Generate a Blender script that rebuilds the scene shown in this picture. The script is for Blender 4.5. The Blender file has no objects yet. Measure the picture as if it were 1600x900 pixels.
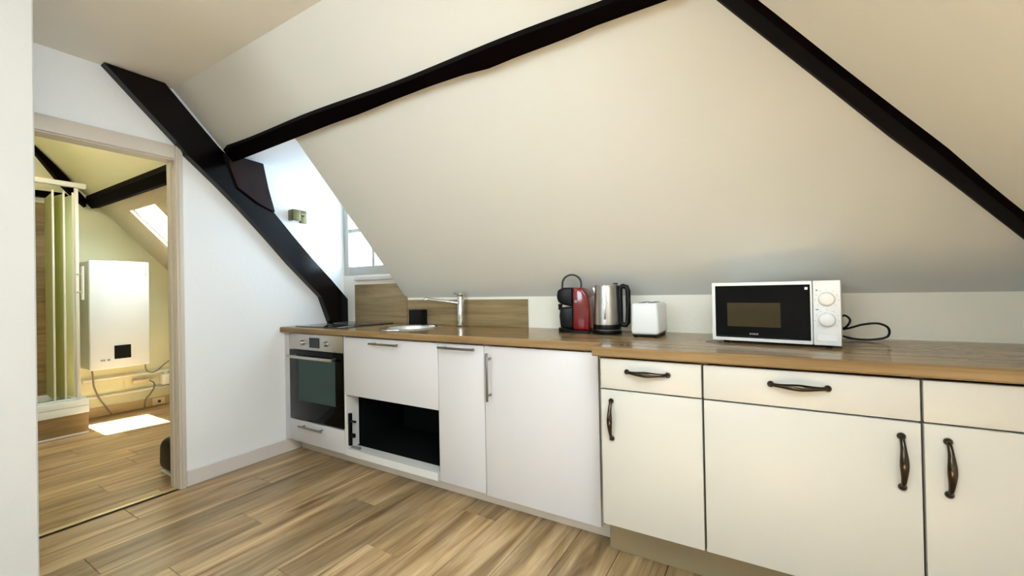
import bpy, bmesh, math, random
from mathutils import Vector, Matrix
random.seed(7)
SC = bpy.context.scene
COL = SC.collection

# ------------------------------------------------------------------ camera
cam_d = bpy.data.cameras.new('camera')
cam_d.sensor_fit = 'HORIZONTAL'
cam_d.sensor_width = 36.0
cam_d.lens = 36.0 * 653.55 / 1600.0
cam_d.clip_start = 0.02
cam = bpy.data.objects.new('camera', cam_d)
COL.objects.link(cam)
r = Vector((0.85779, 0.51364, -0.01913)); u = Vector((0.019705, 0.004323, 0.999796)); f = Vector((-0.513619, 0.857995, 0.006414))
cam.matrix_world = Matrix(((r.x, u.x, -f.x, 2.960), (r.y, u.y, -f.y, -1.7377), (r.z, u.z, -f.z, 1.1276), (0, 0, 0, 1)))
SC.camera = cam

# ------------------------------------------------------------------ sky, sun, exposure
SC.view_settings.view_transform = 'Standard'
SC.view_settings.look = 'None'
SC.view_settings.gamma = 1.0
SC.view_settings.use_curve_mapping = False
SC.view_settings.exposure = 0.16
W = bpy.data.worlds.new('sky'); SC.world = W; W.use_nodes = True
wb = W.node_tree.nodes['Background']
wb.inputs[0].default_value = (0.80, 0.915, 1.03, 1); wb.inputs[1].default_value = 13.0
sun_d = bpy.data.lights.new('sun', 'SUN'); sun_d.energy = 80.0; sun_d.angle = 0.012; sun_d.color = (1.0, 0.96, 0.9)
sun = bpy.data.objects.new('sun', sun_d); COL.objects.link(sun)
sun.rotation_euler = Vector((-0.22, -0.28, -1.70)).to_track_quat('-Z', 'Y').to_euler()


def portal(name, loc, direction, sx, sy):
    """sky portal in a window opening: light sampling only, emits nothing itself"""
    d = bpy.data.lights.new(name, 'AREA'); d.shape = 'RECTANGLE'; d.size = sx; d.size_y = sy
    d.cycles.is_portal = True
    o = bpy.data.objects.new(name, d); COL.objects.link(o); o.location = loc
    o.rotation_euler = Vector(direction).to_track_quat('-Z', 'Y').to_euler()
    return o


# ------------------------------------------------------------------ materials
def lin(c):
    return tuple(((v / 255) / 12.92 if v / 255 <= 0.04045 else ((v / 255 + 0.055) / 1.055) ** 2.4) for v in c) + (1,)


def new_mat(name):
    m = bpy.data.materials.new(name); m.use_nodes = True
    return m, m.node_tree, m.node_tree.nodes['Principled BSDF']


def plain(name, c, rough=0.5, metal=0.0, spec=0.5, var=0.04, scale=6.0, bump=0.0, bscale=60.0, coat=0.0):
    """flat colour with a faint procedural mottling and optional fine relief"""
    m, t, b = new_mat(name)
    N = t.nodes.new; l = t.links.new
    b.inputs['Roughness'].default_value = rough
    b.inputs['Metallic'].default_value = metal
    b.inputs['Specular IOR Level'].default_value = spec
    b.inputs['Coat Weight'].default_value = coat
    tc = N('ShaderNodeTexCoord'); no = N('ShaderNodeTexNoise'); no.inputs['Scale'].default_value = scale
    l(tc.outputs['Object'], no.inputs['Vector'])
    mx = N('ShaderNodeMix'); mx.data_type = 'RGBA'
    C = lin(c)
    mx.inputs[6].default_value = tuple(v * (1 - var) for v in C[:3]) + (1,)
    mx.inputs[7].default_value = tuple(min(1, v * (1 + var)) for v in C[:3]) + (1,)
    l(no.outputs['Fac'], mx.inputs[0]); l(mx.outputs[2], b.inputs['Base Color'])
    if bump:
        n2 = N('ShaderNodeTexNoise'); n2.inputs['Scale'].default_value = bscale; n2.inputs['Detail'].default_value = 4
        l(tc.outputs['Object'], n2.inputs['Vector'])
        bp = N('ShaderNodeBump'); bp.inputs['Strength'].default_value = bump; bp.inputs['Distance'].default_value = 0.01
        l(n2.outputs['Fac'], bp.inputs['Height']); l(bp.outputs['Normal'], b.inputs['Normal'])
    return m


def wood(name, cols, stretch, rough=0.4, rand=True, spec=0.5, bump=0.15, varv=0.25, patch=False):
    """stretched-noise wood grain; every object gets its own offset and tone"""
    m, t, b = new_mat(name)
    N = t.nodes.new; l = t.links.new
    b.inputs['Roughness'].default_value = rough; b.inputs['Specular IOR Level'].default_value = spec
    tc = N('ShaderNodeTexCoord'); oi = N('ShaderNodeObjectInfo')
    mp = N('ShaderNodeMapping'); mp.inputs['Scale'].default_value = stretch
    mul = N('ShaderNodeVectorMath'); mul.operation = 'SCALE'; mul.inputs['Scale'].default_value = 37.0
    cmb = N('ShaderNodeCombineXYZ')
    for k in range(3): l(oi.outputs['Random'], cmb.inputs[k])
    l(cmb.outputs[0], mul.inputs[0])
    add = N('ShaderNodeVectorMath'); add.operation = 'ADD'
    l(tc.outputs['Object'], add.inputs[0])
    if rand: l(mul.outputs[0], add.inputs[1])
    l(add.outputs[0], mp.inputs['Vector'])
    n1 = N('ShaderNodeTexNoise'); n1.inputs['Scale'].default_value = 1.0; n1.inputs['Detail'].default_value = 6; n1.inputs['Roughness'].default_value = 0.62
    n1.inputs['Distortion'].default_value = 0.6
    l(mp.outputs[0], n1.inputs['Vector'])
    cr = N('ShaderNodeValToRGB'); e = cr.color_ramp.elements
    pos = [0.28, 0.48, 0.66, 0.8]
    e[0].position = pos[0]; e[0].color = lin(cols[0]); e[1].position = pos[-1]; e[1].color = lin(cols[-1])
    for k in range(1, len(cols) - 1):
        q = e.new(pos[k]); q.color = lin(cols[k])
    l(n1.outputs['Fac'], cr.inputs[0])
    hsv = N('ShaderNodeHueSaturation')
    mr = N('ShaderNodeMapRange'); mr.inputs[3].default_value = 1 - varv; mr.inputs[4].default_value = 1 + varv
    l(oi.outputs['Random'], mr.inputs[0])
    if rand: l(mr.outputs[0], hsv.inputs['Value'])
    last = cr.outputs[0]
    if patch:
        # broad pale and dark figure, fine dark pores and scattered knots
        m2 = N('ShaderNodeMapping'); m2.inputs['Scale'].default_value = (7.0, 1.6, 5.0); l(add.outputs[0], m2.inputs['Vector'])
        n2 = N('ShaderNodeTexNoise'); n2.inputs['Scale'].default_value = 1.0; n2.inputs['Detail'].default_value = 3; l(m2.outputs[0], n2.inputs['Vector'])
        r2 = N('ShaderNodeMapRange'); r2.inputs[1].default_value = 0.3; r2.inputs[2].default_value = 0.7; r2.inputs[3].default_value = 0.70; r2.inputs[4].default_value = 1.18
        l(n2.outputs['Fac'], r2.inputs[0])
        m3 = N('ShaderNodeMapping'); m3.inputs['Scale'].default_value = (70.0, 2.2, 20.0); l(add.outputs[0], m3.inputs['Vector'])
        n3 = N('ShaderNodeTexNoise'); n3.inputs['Scale'].default_value = 1.0; n3.inputs['Detail'].default_value = 2; l(m3.outputs[0], n3.inputs['Vector'])
        r3 = N('ShaderNodeMapRange'); r3.inputs[1].default_value = 0.30; r3.inputs[2].default_value = 0.45; r3.inputs[3].default_value = 0.72; r3.inputs[4].default_value = 1.0
        l(n3.outputs['Fac'], r3.inputs[0])
        m4 = N('ShaderNodeMapping'); m4.inputs['Scale'].default_value = (5.0, 2.4, 4.0); l(add.outputs[0], m4.inputs['Vector'])
        vo = N('ShaderNodeTexVoronoi'); vo.inputs['Scale'].default_value = 1.0; l(m4.outputs[0], vo.inputs['Vector'])
        r4 = N('ShaderNodeMapRange'); r4.inputs[1].default_value = 0.02; r4.inputs[2].default_value = 0.10; r4.inputs[3].default_value = 0.45; r4.inputs[4].default_value = 1.0
        l(vo.outputs['Distance'], r4.inputs[0])
        p1 = N('ShaderNodeMath'); p1.operation = 'MULTIPLY'; l(r2.outputs[0], p1.inputs[0]); l(r3.outputs[0], p1.inputs[1])
        p2 = N('ShaderNodeMath'); p2.operation = 'MULTIPLY'; l(p1.outputs[0], p2.inputs[0]); l(r4.outputs[0], p2.inputs[1])
        sc = N('ShaderNodeVectorMath'); sc.operation = 'SCALE'; l(last, sc.inputs[0]); l(p2.outputs[0], sc.inputs['Scale'])
        last = sc.outputs[0]
    l(last, hsv.inputs['Color']); l(hsv.outputs[0], b.inputs['Base Color'])
    if bump:
        bp = N('ShaderNodeBump'); bp.inputs['Strength'].default_value = bump; bp.inputs['Distance'].default_value = 0.004
        l(n1.outputs['Fac'], bp.inputs['Height']); l(bp.outputs['Normal'], b.inputs['Normal'])
    return m


def thin_glass(name, tint, refl=0.08, rough=0.0):
    m, t, b = new_mat(name)
    N = t.nodes.new; l = t.links.new
    t.nodes.remove(b)
    tr = N('ShaderNodeBsdfTransparent'); tr.inputs[0].default_value = tint
    gl = N('ShaderNodeBsdfGlossy'); gl.inputs['Roughness'].default_value = rough
    lw = N('ShaderNodeLayerWeight'); lw.inputs[0].default_value = 0.5
    pw = N('ShaderNodeMath'); pw.operation = 'POWER'; pw.inputs[1].default_value = 4.0; l(lw.outputs['Facing'], pw.inputs[0])
    fr = N('ShaderNodeMath'); fr.operation = 'MULTIPLY_ADD'; fr.inputs[1].default_value = 0.6; fr.inputs[2].default_value = 0.04; l(pw.outputs[0], fr.inputs[0])
    mx = N('ShaderNodeMixShader'); l(fr.outputs[0], mx.inputs[0]); l(tr.outputs[0], mx.inputs[1]); l(gl.outputs[0], mx.inputs[2])
    l(mx.outputs[0], t.nodes['Material Output'].inputs[0])
    return m


def frosted(name, c):
    m, t, b = new_mat(name); N = t.nodes.new; l = t.links.new
    t.nodes.remove(b)
    tr = N('ShaderNodeBsdfTransparent'); tr.inputs[0].default_value = c
    df = N('ShaderNodeBsdfDiffuse'); df.inputs[0].default_value = c
    tl = N('ShaderNodeBsdfTranslucent'); tl.inputs[0].default_value = c
    a = N('ShaderNodeMixShader'); a.inputs[0].default_value = 0.5; l(df.outputs[0], a.inputs[1]); l(tl.outputs[0], a.inputs[2])
    x = N('ShaderNodeMixShader'); x.inputs[0].default_value = 0.6; l(tr.outputs[0], x.inputs[1]); l(a.outputs[0], x.inputs[2])
    l(x.outputs[0], t.nodes['Material Output'].inputs[0])
    return m


M = dict(
    shower=frosted('green tinted frosted shower glass', (0.82, 0.83, 0.60, 1)),
    wall=plain('white wall paint', (249, 250, 250), 0.75, var=0.02, scale=2.0, bump=0.12, bscale=45),
    slope=plain('cream ceiling paint', (217, 217, 211), 0.8, var=0.02, scale=1.6, bump=0.08, bscale=30),
    ceil=plain('ceiling paint', (236, 231, 220), 0.8, var=0.02, scale=1.6, bump=0.08, bscale=30),
    bathwall=plain('pale green cream bathroom paint', (222, 220, 186), 0.8, var=0.03, scale=2, bump=0.1, bscale=40),
    stipple=plain('stippled roof plaster', (214, 203, 178), 0.85, var=0.14, scale=60.0, bump=0.5, bscale=70),
    trim=plain('off white gloss trim paint', (226, 218, 212), 0.4, var=0.02),
    white=plain('white satin lacquer', (214, 212, 214), 0.32, var=0.01),
    cream=plain('cream satin lacquer', (201, 199, 191), 0.38, var=0.01),
    carcass=plain('white melamine', (225, 224, 220), 0.5, var=0.01),
    taupe=plain('taupe plinth laminate', (152, 138, 108), 0.5, var=0.03),
    beige=plain('beige plinth laminate', (226, 216, 204), 0.5, var=0.02),
    black=plain('black plastic', (7, 7, 7), 0.35, var=0.1, spec=0.25),
    shade_black=plain('black recess shade lining', (5, 6, 6), 0.8, var=0.1, spec=0.2),  # unlit depth of the sink cabinet recess, put into the colour
    gloss=plain('black glass', (3, 3, 3), 0.04, var=0.05, spec=0.14),
    ovenglass=plain('dark green tinted oven glass', (20, 58, 50), 0.06, var=0.1, spec=0.4),
    hob=plain('black ceramic hob glass', (9, 9, 9), 0.05, var=0.05, spec=0.7),
    steel=plain('brushed steel', (190, 188, 184), 0.3, metal=1.0, var=0.05, scale=30),
    chrome=plain('polished chrome', (215, 213, 210), 0.08, metal=1.0, var=0.02),
    satin=plain('satin nickel', (150, 142, 138), 0.35, metal=1.0, var=0.05),
    pewter=plain('antique pewter', (78, 70, 60), 0.2, metal=1.0, var=0.25, scale=90),
    bronze=plain('dull bronze', (112, 104, 72), 0.4, metal=0.9, var=0.1),
    appl=plain('white appliance plastic', (240, 240, 238), 0.3, var=0.01),
    grey=plain('grey print', (150, 150, 150), 0.5, var=0.02),
    dkgrey=plain('dark grey rubber', (45, 44, 44), 0.5, var=0.05),
    red=plain('red gloss plastic', (118, 1, 9), 0.14, var=0.05, coat=0.6),
    window_mesh=plain('microwave window mesh', (66, 56, 34), 0.3, var=0.12, scale=300, spec=0.1),
    tray=plain('white shower ceramic', (226, 232, 234), 0.2, var=0.01),
    brightsteel=plain('bright satin steel', (232, 232, 228), 0.4, metal=0.6, var=0.03),
    partition=plain('pale grey cream partition paint', (190, 191, 189), 0.8, var=0.02, scale=2.0, bump=0.08, bscale=40),
    alu=plain('white aluminium', (232, 230, 220), 0.35, var=0.02),
    cable=plain('grey cable', (120, 108, 92), 0.5, var=0.05),
    display=plain('black display', (4, 4, 4), 0.12, var=0.05),
    glass=thin_glass('clear window glass', (0.97, 0.99, 0.98, 1)),
    dimglass=thin_glass('blue tinted light dimming window glass', (0.74, 0.80, 0.85, 1)),  # tint added to dim and blue the daylight from the dormer
    winshade=plain('white window paint in backlit shade', (196, 196, 186), 0.5, var=0.02),  # shade on the backlit frame is put into this grey
    doortrim=plain('taupe white door frame paint', (216, 206, 192), 0.4, var=0.02),
    varnish=wood('varnished black timber', [(4, 1, 1), (6, 2, 2), (9, 3, 3), (13, 5, 4)], (6.0, 6.0, 6.0), 0.2, spec=0.25, bump=0.05, varv=0.05),
    backwall=plain('white low wall paint with warm light', (250, 246, 232), 0.7, var=0.02, scale=2.0, bump=0.1, bscale=45),  # warm light on the low wall is mixed into its colour
    interior=plain('shade darkened carcass', (96, 88, 76), 0.7, var=0.03),  # carcass toned down to paint the shade in the front gaps
    ringgrey=plain('dark grey print', (96, 96, 100), 0.5, var=0.02),
    floor=wood('oak laminate', [(108, 80, 49), (170, 141, 100), (201, 174, 134), (230, 210, 177)], (17.0, 1.3, 10.0), 0.3, bump=0.1, varv=0.2, patch=True),
    sub=plain('dark underlay', (58, 44, 30), 0.8),
    counter=wood('oak worktop laminate', [(120, 96, 64), (144, 118, 82), (162, 136, 100), (178, 153, 118)], (1.4, 22.0, 22.0), 0.18, rand=False, spec=0.1, bump=0.0),
    splash=wood('oak splashback laminate', [(122, 102, 68), (148, 126, 88), (168, 146, 108), (184, 164, 128)], (1.6, 12.0, 26.0), 0.4, rand=True, bump=0.02, varv=0.03),
    tile=wood('wood look shower tile', [(96, 76, 42), (120, 98, 58), (134, 112, 70), (146, 124, 82)], (8.0, 2.0, 26.0), 0.4, rand=True, bump=0.02, varv=0.08),
    grout=plain('tile grout', (150, 128, 88), 0.8),
    step=wood('wood step face', [(120, 98, 62), (138, 114, 76), (150, 126, 88), (162, 138, 100)], (6.0, 2.0, 24.0), 0.4, rand=True, bump=0.02, varv=0.05),
    beam=wood('black brown stained timber', [(4, 1, 1), (6, 2, 2), (9, 3, 3), (13, 5, 4)], (6.0, 6.0, 6.0), 0.55, spec=0.02, bump=0.2, varv=0.05),
    beamred=wood('red brown stained timber', [(20, 6, 4), (30, 9, 6), (40, 13, 9), (48, 17, 12)], (6.0, 20.0, 3.0), 0.4, spec=0.3, bump=0.25, varv=0.05),
)


# ------------------------------------------------------------------ mesh helpers
def obj(name, bm, mat, parent=None, smooth=False):
    me = bpy.data.meshes.new(name)
    bmesh.ops.recalc_face_normals(bm, faces=bm.faces)
    bm.to_mesh(me); bm.free()
    if smooth:
        for p in me.polygons: p.use_smooth = True
        try: me.set_sharp_from_angle(angle=math.radians(40))
        except Exception: pass
    me.materials.append(M[mat] if isinstance(mat, str) else mat)
    o = bpy.data.objects.new(name, me); COL.objects.link(o)
    if parent is not None: o.parent = parent
    return o


def a_box(bm, x0, x1, y0, y1, z0, z1, bev=0.0, seg=2):
    vs = [bm.verts.new((x, y, z)) for x in (x0, x1) for y in (y0, y1) for z in (z0, z1)]
    fs = [bm.faces.new([vs[i] for i in q]) for q in ((0, 1, 3, 2), (4, 6, 7, 5), (0, 4, 5, 1), (2, 3, 7, 6), (0, 2, 6, 4), (1, 5, 7, 3))]
    bmesh.ops.recalc_face_normals(bm, faces=fs)
    if bev:
        es = list({e for fc in fs for e in fc.edges})
        bmesh.ops.bevel(bm, geom=es, offset=bev, segments=seg, affect='EDGES', profile=0.5)
    return bm


def box(x0, x1, y0, y1, z0, z1, bev=0.0, seg=2):
    return a_box(bmesh.new(), x0, x1, y0, y1, z0, z1, bev, seg)


def slab(pts, off, bm=None):
    """polygon given in space, thickened by a vector"""
    bm = bm or bmesh.new()
    off = Vector(off)
    a = [bm.verts.new(p) for p in pts]; b = [bm.verts.new(Vector(p) + off) for p in pts]
    bm.faces.new(a); bm.faces.new(list(reversed(b)))
    n = len(pts)
    for i in range(n): bm.faces.new([a[i], b[i], b[(i + 1) % n], a[(i + 1) % n]])
    return bm


def tube(pts, rad, seg=10, bm=None, closed=False):
    """tube along a poly-line; rad is a number or one radius for each point"""
    bm = bm or bmesh.new()
    P = [Vector(p) for p in pts]; n = len(P)
    R = rad if isinstance(rad, (list, tuple)) else [rad] * n
    up = Vector((0, 0, 1)); rings = []
    prev = None
    for i in range(n):
        if closed: t = P[(i + 1) % n] - P[i - 1]
        else: t = P[min(i + 1, n - 1)] - P[max(i - 1, 0)]
        t.normalize()
        if prev is None:
            a = t.cross(up if abs(t.z) < 0.95 else Vector((1, 0, 0))).normalized()
        else:
            a = (prev - t * prev.dot(t)).normalized()
        prev = a; b = t.cross(a)
        rings.append([bm.verts.new(P[i] + (a * math.cos(2 * math.pi * k / seg) + b * math.sin(2 * math.pi * k / seg)) * R[i]) for k in range(seg)])
    m = n if closed else n - 1
    for i in range(m):
        A = rings[i]; B = rings[(i + 1) % n]
        for k in range(seg): bm.faces.new([A[k], A[(k + 1) % seg], B[(k + 1) % seg], B[k]])
    if not closed:
        bm.faces.new(list(reversed(rings[0]))); bm.faces.new(rings[-1])
    return bm


def spline(pts, n=8):
    P = [Vector(p) for p in pts]; out = []
    for i in range(len(P) - 1):
        p0 = P[max(i - 1, 0)]; p1 = P[i]; p2 = P[i + 1]; p3 = P[min(i + 2, len(P) - 1)]
        for k in range(n):
            t = k / n
            out.append(0.5 * ((2 * p1) + (p2 - p0) * t + (2 * p0 - 5 * p1 + 4 * p2 - p3) * t * t + (3 * p1 - p0 - 3 * p2 + p3) * t ** 3))
    out.append(P[-1])
    return out


def lathe(prof, cx=0, cy=0, seg=32, bm=None, caps=True):
    """prof: (radius, height) list"""
    bm = bm or bmesh.new(); rings = []
    for (rr, h) in prof:
        ring = []
        for k in range(seg):
            a = 2 * math.pi * k / seg
            q = (cx + rr * math.cos(a), cy + rr * math.sin(a), h)
            ring.append(bm.verts.new(q))
        rings.append(ring)
    for i in range(len(rings) - 1):
        for k in range(seg): bm.faces.new([rings[i][k], rings[i][(k + 1) % seg], rings[i + 1][(k + 1) % seg], rings[i + 1][k]])
    if caps and prof[0][0] > 1e-5: bm.faces.new(list(reversed(rings[0])))
    if caps and prof[-1][0] > 1e-5: bm.faces.new(rings[-1])
    bmesh.ops.remove_doubles(bm, verts=bm.verts, dist=1e-6)
    return bm


def thing(name, label, cat, loc=(0, 0, 0), rz=0.0, group=None):
    o = bpy.data.objects.new(name, None); COL.objects.link(o)
    o.empty_display_size = 0.05
    o.location = loc; o.rotation_euler = (0, 0, rz)
    o['label'] = label; o['category'] = cat
    if group: o['group'] = group
    return o


def tag(o, label, cat, group=None):
    o['label'] = label; o['category'] = cat
    if group: o['group'] = group
    return o


def struct(o, label=None):
    o['kind'] = 'structure'
    if label: o['label'] = label
    return o


def sempty(name, label, loc=(0, 0, 0)):
    o = bpy.data.objects.new(name, None); COL.objects.link(o); o.location = loc; o.empty_display_size = 0.05
    return struct(o, label)


def loc_box(t, name, mat, x0, x1, y0, y1, z0, z1, bev=0.0, seg=2, parent=None):
    """box given in world space, made a part of thing t (t unrotated)"""
    L = Vector(t.location)
    p = parent or t
    o = obj(name, box(x0 - L.x, x1 - L.x, y0 - L.y, y1 - L.y, z0 - L.z, z1 - L.z, bev, seg), mat, p, smooth=bool(bev))
    return o


# ------------------------------------------------------------------ the room
YB, ZL, MS = 0.508, 1.09, 1.1           # back wall plane, top of the low wall, pitch of the back slope
ZC = 2.355                              # flat ceiling
XR = 3.92; MR = (ZC - ZL) / (XR - 2.442)
YREAR = -3.7
def zs(y): return ZL + MS * (YB - y)
YT = YB - (ZC - ZL) / MS                # where the back slope meets the ceiling
nb = Vector((0, MS, 1)).normalized()    # outward normals of the slopes
nr = Vector((MR, 0, 1)).normalized()
XD = 0.705                              # right side of the window dormer
ZD = 2.04                               # dormer ceiling
YD = YB - (ZD - ZL) / MS

# floors: every laminate board is its own piece
fl = struct(obj('floor', box(-0.06, XR + .1, YREAR - .1, YB + .15, -0.08, -0.012), 'sub'), 'oak laminate floor of the kitchen')
plank_me = {}
def plank(parent, x0, x1, y0, y1):
    key = (round(x1 - x0, 3), round(y1 - y0, 3))
    if key not in plank_me:
        bm = box(-key[0] / 2 + .0014, key[0] / 2 - .0014, -key[1] / 2 + .0008, key[1] / 2 - .0008, -0.0119, 0.0, 0.0014, 1)
        o = obj('plank', bm, 'floor', parent); plank_me[key] = o.data
    else:
        o = bpy.data.objects.new('plank', plank_me[key]); COL.objects.link(o); o.parent = parent
    o.location = ((x0 + x1) / 2, (y0 + y1) / 2, 0)
PW, PL = 0.2, 1.22
offs = [0.37, 0.93, 0.12, 0.66, 0.28, 1.05, 0.5, 0.8, 0.02, 0.58, 0.22, 0.98, 0.44]
def lay(parent, xa, xb, ya, yb, k0=0):
    k = 0; x = xa
    while x < xb - 0.02:
        x1 = min(x + PW, xb); y = ya - PL + offs[(k + k0) % 13]
        while y < yb - 0.01:
            a = max(y, ya); b = min(y + PL, yb)
            if b - a > 0.02: plank(parent, x, x1, a, b)
            y += PL
        x = x1; k += 1
lay(fl, 0.01, XR, YREAR, YB)
fb = struct(obj('floor_bathroom', box(-2.6, -0.06, -2.3, 0.65, -0.08, -0.012), 'sub'), 'oak laminate floor of the bathroom')
lay(fb, -2.51, -0.03, -2.2, YB, 5)

# left wall with the door opening (y -1.30 .. -0.665, up to 1.95)
def wall_poly(name, polys, off, mat, label=None):
    bm = bmesh.new()
    for p in polys: slab(p, off, bm)
    return struct(obj(name, bm, mat), label)
D0, D1, DZ = -1.46, -0.628, 1.952
LWX = (-0.10, 0, 0)
wall_poly('wall_left', [
    [(0, D1, 0), (0, YB, 0), (0, YB, 2.75), (0, D1, 2.75)],
    [(0, YREAR, 0), (0, D0, 0), (0, D0, 2.75), (0, YREAR, 2.75)],
    [(0, D0, DZ), (0, D1, DZ), (0, D1, 2.75), (0, D0, 2.75)]], LWX, 'wall', 'white plaster wall with the bathroom doorway')
# low back wall, window wall of the dormer above it
W0, W1, WZ0, WZ1 = 0.0, XD - 0.02, 1.275, 1.99
wall_poly('wall_back', [
    [(-0.1, YB, 0), (XR + .1, YB, 0), (XR + .1, YB, ZL), (-0.1, YB, ZL)],
    [(-.1, YB, ZL), (XD + .02, YB, ZL), (XD + .02, YB, WZ0), (-.1, YB, WZ0)],
    [(-.1, YB, WZ1), (XD + .02, YB, WZ1), (XD + .02, YB, ZD + .1), (-.1, YB, ZD + .1)],
    [(-.1, YB, WZ0), (W0, YB, WZ0), (W0, YB, WZ1), (-.1, YB, WZ1)],
    [(W1, YB, WZ0), (XD + .02, YB, WZ0), (XD + .02, YB, WZ1), (W1, YB, WZ1)]], (0, 0.14, 0), 'backwall', 'white low wall behind the worktop')
# back slope, cut out for the dormer
wall_poly('ceiling_slope_back', [
    [(XD, YB, ZL), (XR, YB, ZL), (2.442, YT, ZC), (XD, YT, ZC)],
    [(0, YD, ZD), (XD, YD, ZD), (XD, YT, ZC), (0, YT, ZC)]], nb * 0.1, 'slope', 'cream sloping ceiling above the worktop')
wall_poly('ceiling_dormer', [[(-.1, YD, ZD), (XD + .02, YD, ZD), (XD + .02, YB + .14, ZD), (-.1, YB + .14, ZD)]], (0, 0, .08), 'wall', 'small flat ceiling of the window dormer')
wall_poly('wall_dormer', [[(XD, YB, ZL + .002), (XD, YD, ZD), (XD, YB, ZD)]], (0.03, 0, 0), 'wall', 'cheek of the window dormer')
# right slope: opening for an unseen roof window added to light the left wall
SK0, SK1 = -2.05, -1.00
def zr(x): return ZL + MR * (XR - x)
SX0, SX1 = 2.60, 3.55
def rs(x, y): return (x, y, zr(x))
wall_poly('ceiling_slope_right', [
    [rs(XR, YB), rs(XR, SK1), rs(2.442, SK1), rs(2.442, YT)],
    [rs(XR, SK0), rs(XR, YREAR), rs(2.442, YREAR), rs(2.442, SK0)],
    [rs(XR, SK1), rs(XR, SK0), rs(SX1, SK0), rs(SX1, SK1)],
    [rs(SX0, SK1), rs(SX0, SK0), rs(2.442, SK0), rs(2.442, SK1)]], nr * 0.1, 'slope', 'cream sloping ceiling right of the hip beam')
wall_poly('wall_right', [[(XR, YREAR, 0), (XR, YB, 0), (XR, YB, ZL), (XR, YREAR, ZL)]], (0.12, 0, 0), 'wall', 'low right wall')
wall_poly('ceiling', [[(-.1, YREAR, ZC), (2.442, YREAR, ZC), (2.442, YT, ZC), (-.1, YT, ZC)]], (0, 0, 0.1), 'ceil', 'flat cream ceiling')
# rear wall with an unseen high window, added to light the slope
RW0, RW1, RZ0, RZ1 = 2.42, 3.08, 0.50, 1.72; HW0, HW1, HZ0, HZ1 = 1.05, 2.36, 1.34, 2.24
wall_poly('wall_rear', [
    [(0, YREAR, 0), (RW0, YREAR, 0), (RW0, YREAR, HZ0), (0, YREAR, HZ0)],
    [(0, YREAR, HZ0), (HW0, YREAR, HZ0), (HW0, YREAR, HZ1), (0, YREAR, HZ1)],
    [(HW1, YREAR, HZ0), (RW0, YREAR, HZ0), (RW0, YREAR, HZ1), (HW1, YREAR, HZ1)],
    [(0, YREAR, HZ1), (RW0, YREAR, HZ1), (RW0, YREAR, 2.5), (0, YREAR, 2.5)],
    [(RW1, YREAR, 0), (XR + .1, YREAR, 0), (XR + .1, YREAR, 2.5), (RW1, YREAR, 2.5)],
    [(RW0, YREAR, 0), (RW1, YREAR, 0), (RW1, YREAR, 2.5), (RW0, YREAR, 2.5)]], (0, -.15, 0), 'wall', 'wall behind the camera')
# partition whose corner stands at the left of the picture
struct(obj('wall_partition', box(0.0, 1.0, YREAR, -1.377, 0, ZC, 0.004, 1), 'partition'), 'white partition corner at the left edge')


def window(name, label, x0, x1, y, z0, z1, nx, nz, fw=0.05, depth=0.05, sill=True, mw=0.028, fmat='trim', gmat='glass'):
    """casement in a wall facing -y / +y: frame, glazing bars, panes"""
    t = sempty(name, label, ((x0 + x1) / 2, y, z0))
    for (a, b, c, d) in ((x0, x0 + fw, z0, z1), (x1 - fw, x1, z0, z1), (x0 + fw, x1 - fw, z0, z0 + fw * 1.25), (x0 + fw, x1 - fw, z1 - fw, z1)):
        loc_box(t, 'window_frame', fmat, a, b, y, y + depth, c, d, 0.004)
    ix0, ix1, iz0, iz1 = x0 + fw, x1 - fw, z0 + fw * 1.25, z1 - fw
    cw = (ix1 - ix0 - (nx - 1) * mw) / nx; chh = (iz1 - iz0 - (nz - 1) * mw) / nz
    for i in range(1, nx):
        xx = ix0 + i * cw + (i - 1) * mw
        loc_box(t, 'glazing_bar', fmat, xx, xx + mw, y + .008, y + depth - .008, iz0, iz1)
    for j in range(1, nz):
        zz = iz0 + j * chh + (j - 1) * mw
        for i in range(nx):
            xx = ix0 + i * (cw + mw)
            loc_box(t, 'glazing_bar', fmat, xx, xx + cw, y + .010, y + depth - .010, zz, zz + mw)
    for i in range(nx):
        for j in range(nz):
            xx = ix0 + i * (cw + mw); zz = iz0 + j * (chh + mw)
            loc_box(t, 'pane', gmat, xx, xx + cw, y + depth / 2 - .002, y + depth / 2 + .002, zz, zz + chh)
    if sill:
        loc_box(t, 'window_sill', 'trim', x0 + .16, x1, y - .03, y - .001, z0 - .045, z0 - .012, 0.004)
    return t
window('window_1', 'small white framed casement window in the dormer', W0 + .002, W1 - .002, YB + .005, WZ0 + .001, WZ1 - .001, 2, 2, fw=0.056, fmat='winshade', gmat='dimglass')
window('window_2', 'unseen high window added behind the camera', HW0 + .002, HW1 - .002, YREAR - .1, HZ0, HZ1, 2, 1, fw=0.06, sill=False)
portal('high_window_daylight', ((HW0 + HW1) / 2, YREAR - .13, (HZ0 + HZ1) / 2), (0, 1, 0), HW1 - HW0, HZ1 - HZ0)
portal('dormer_window_daylight', ((W0 + W1) / 2, YB + .10, (WZ0 + WZ1) / 2), (0, -1, 0), W1 - W0, WZ1 - WZ0)


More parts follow.
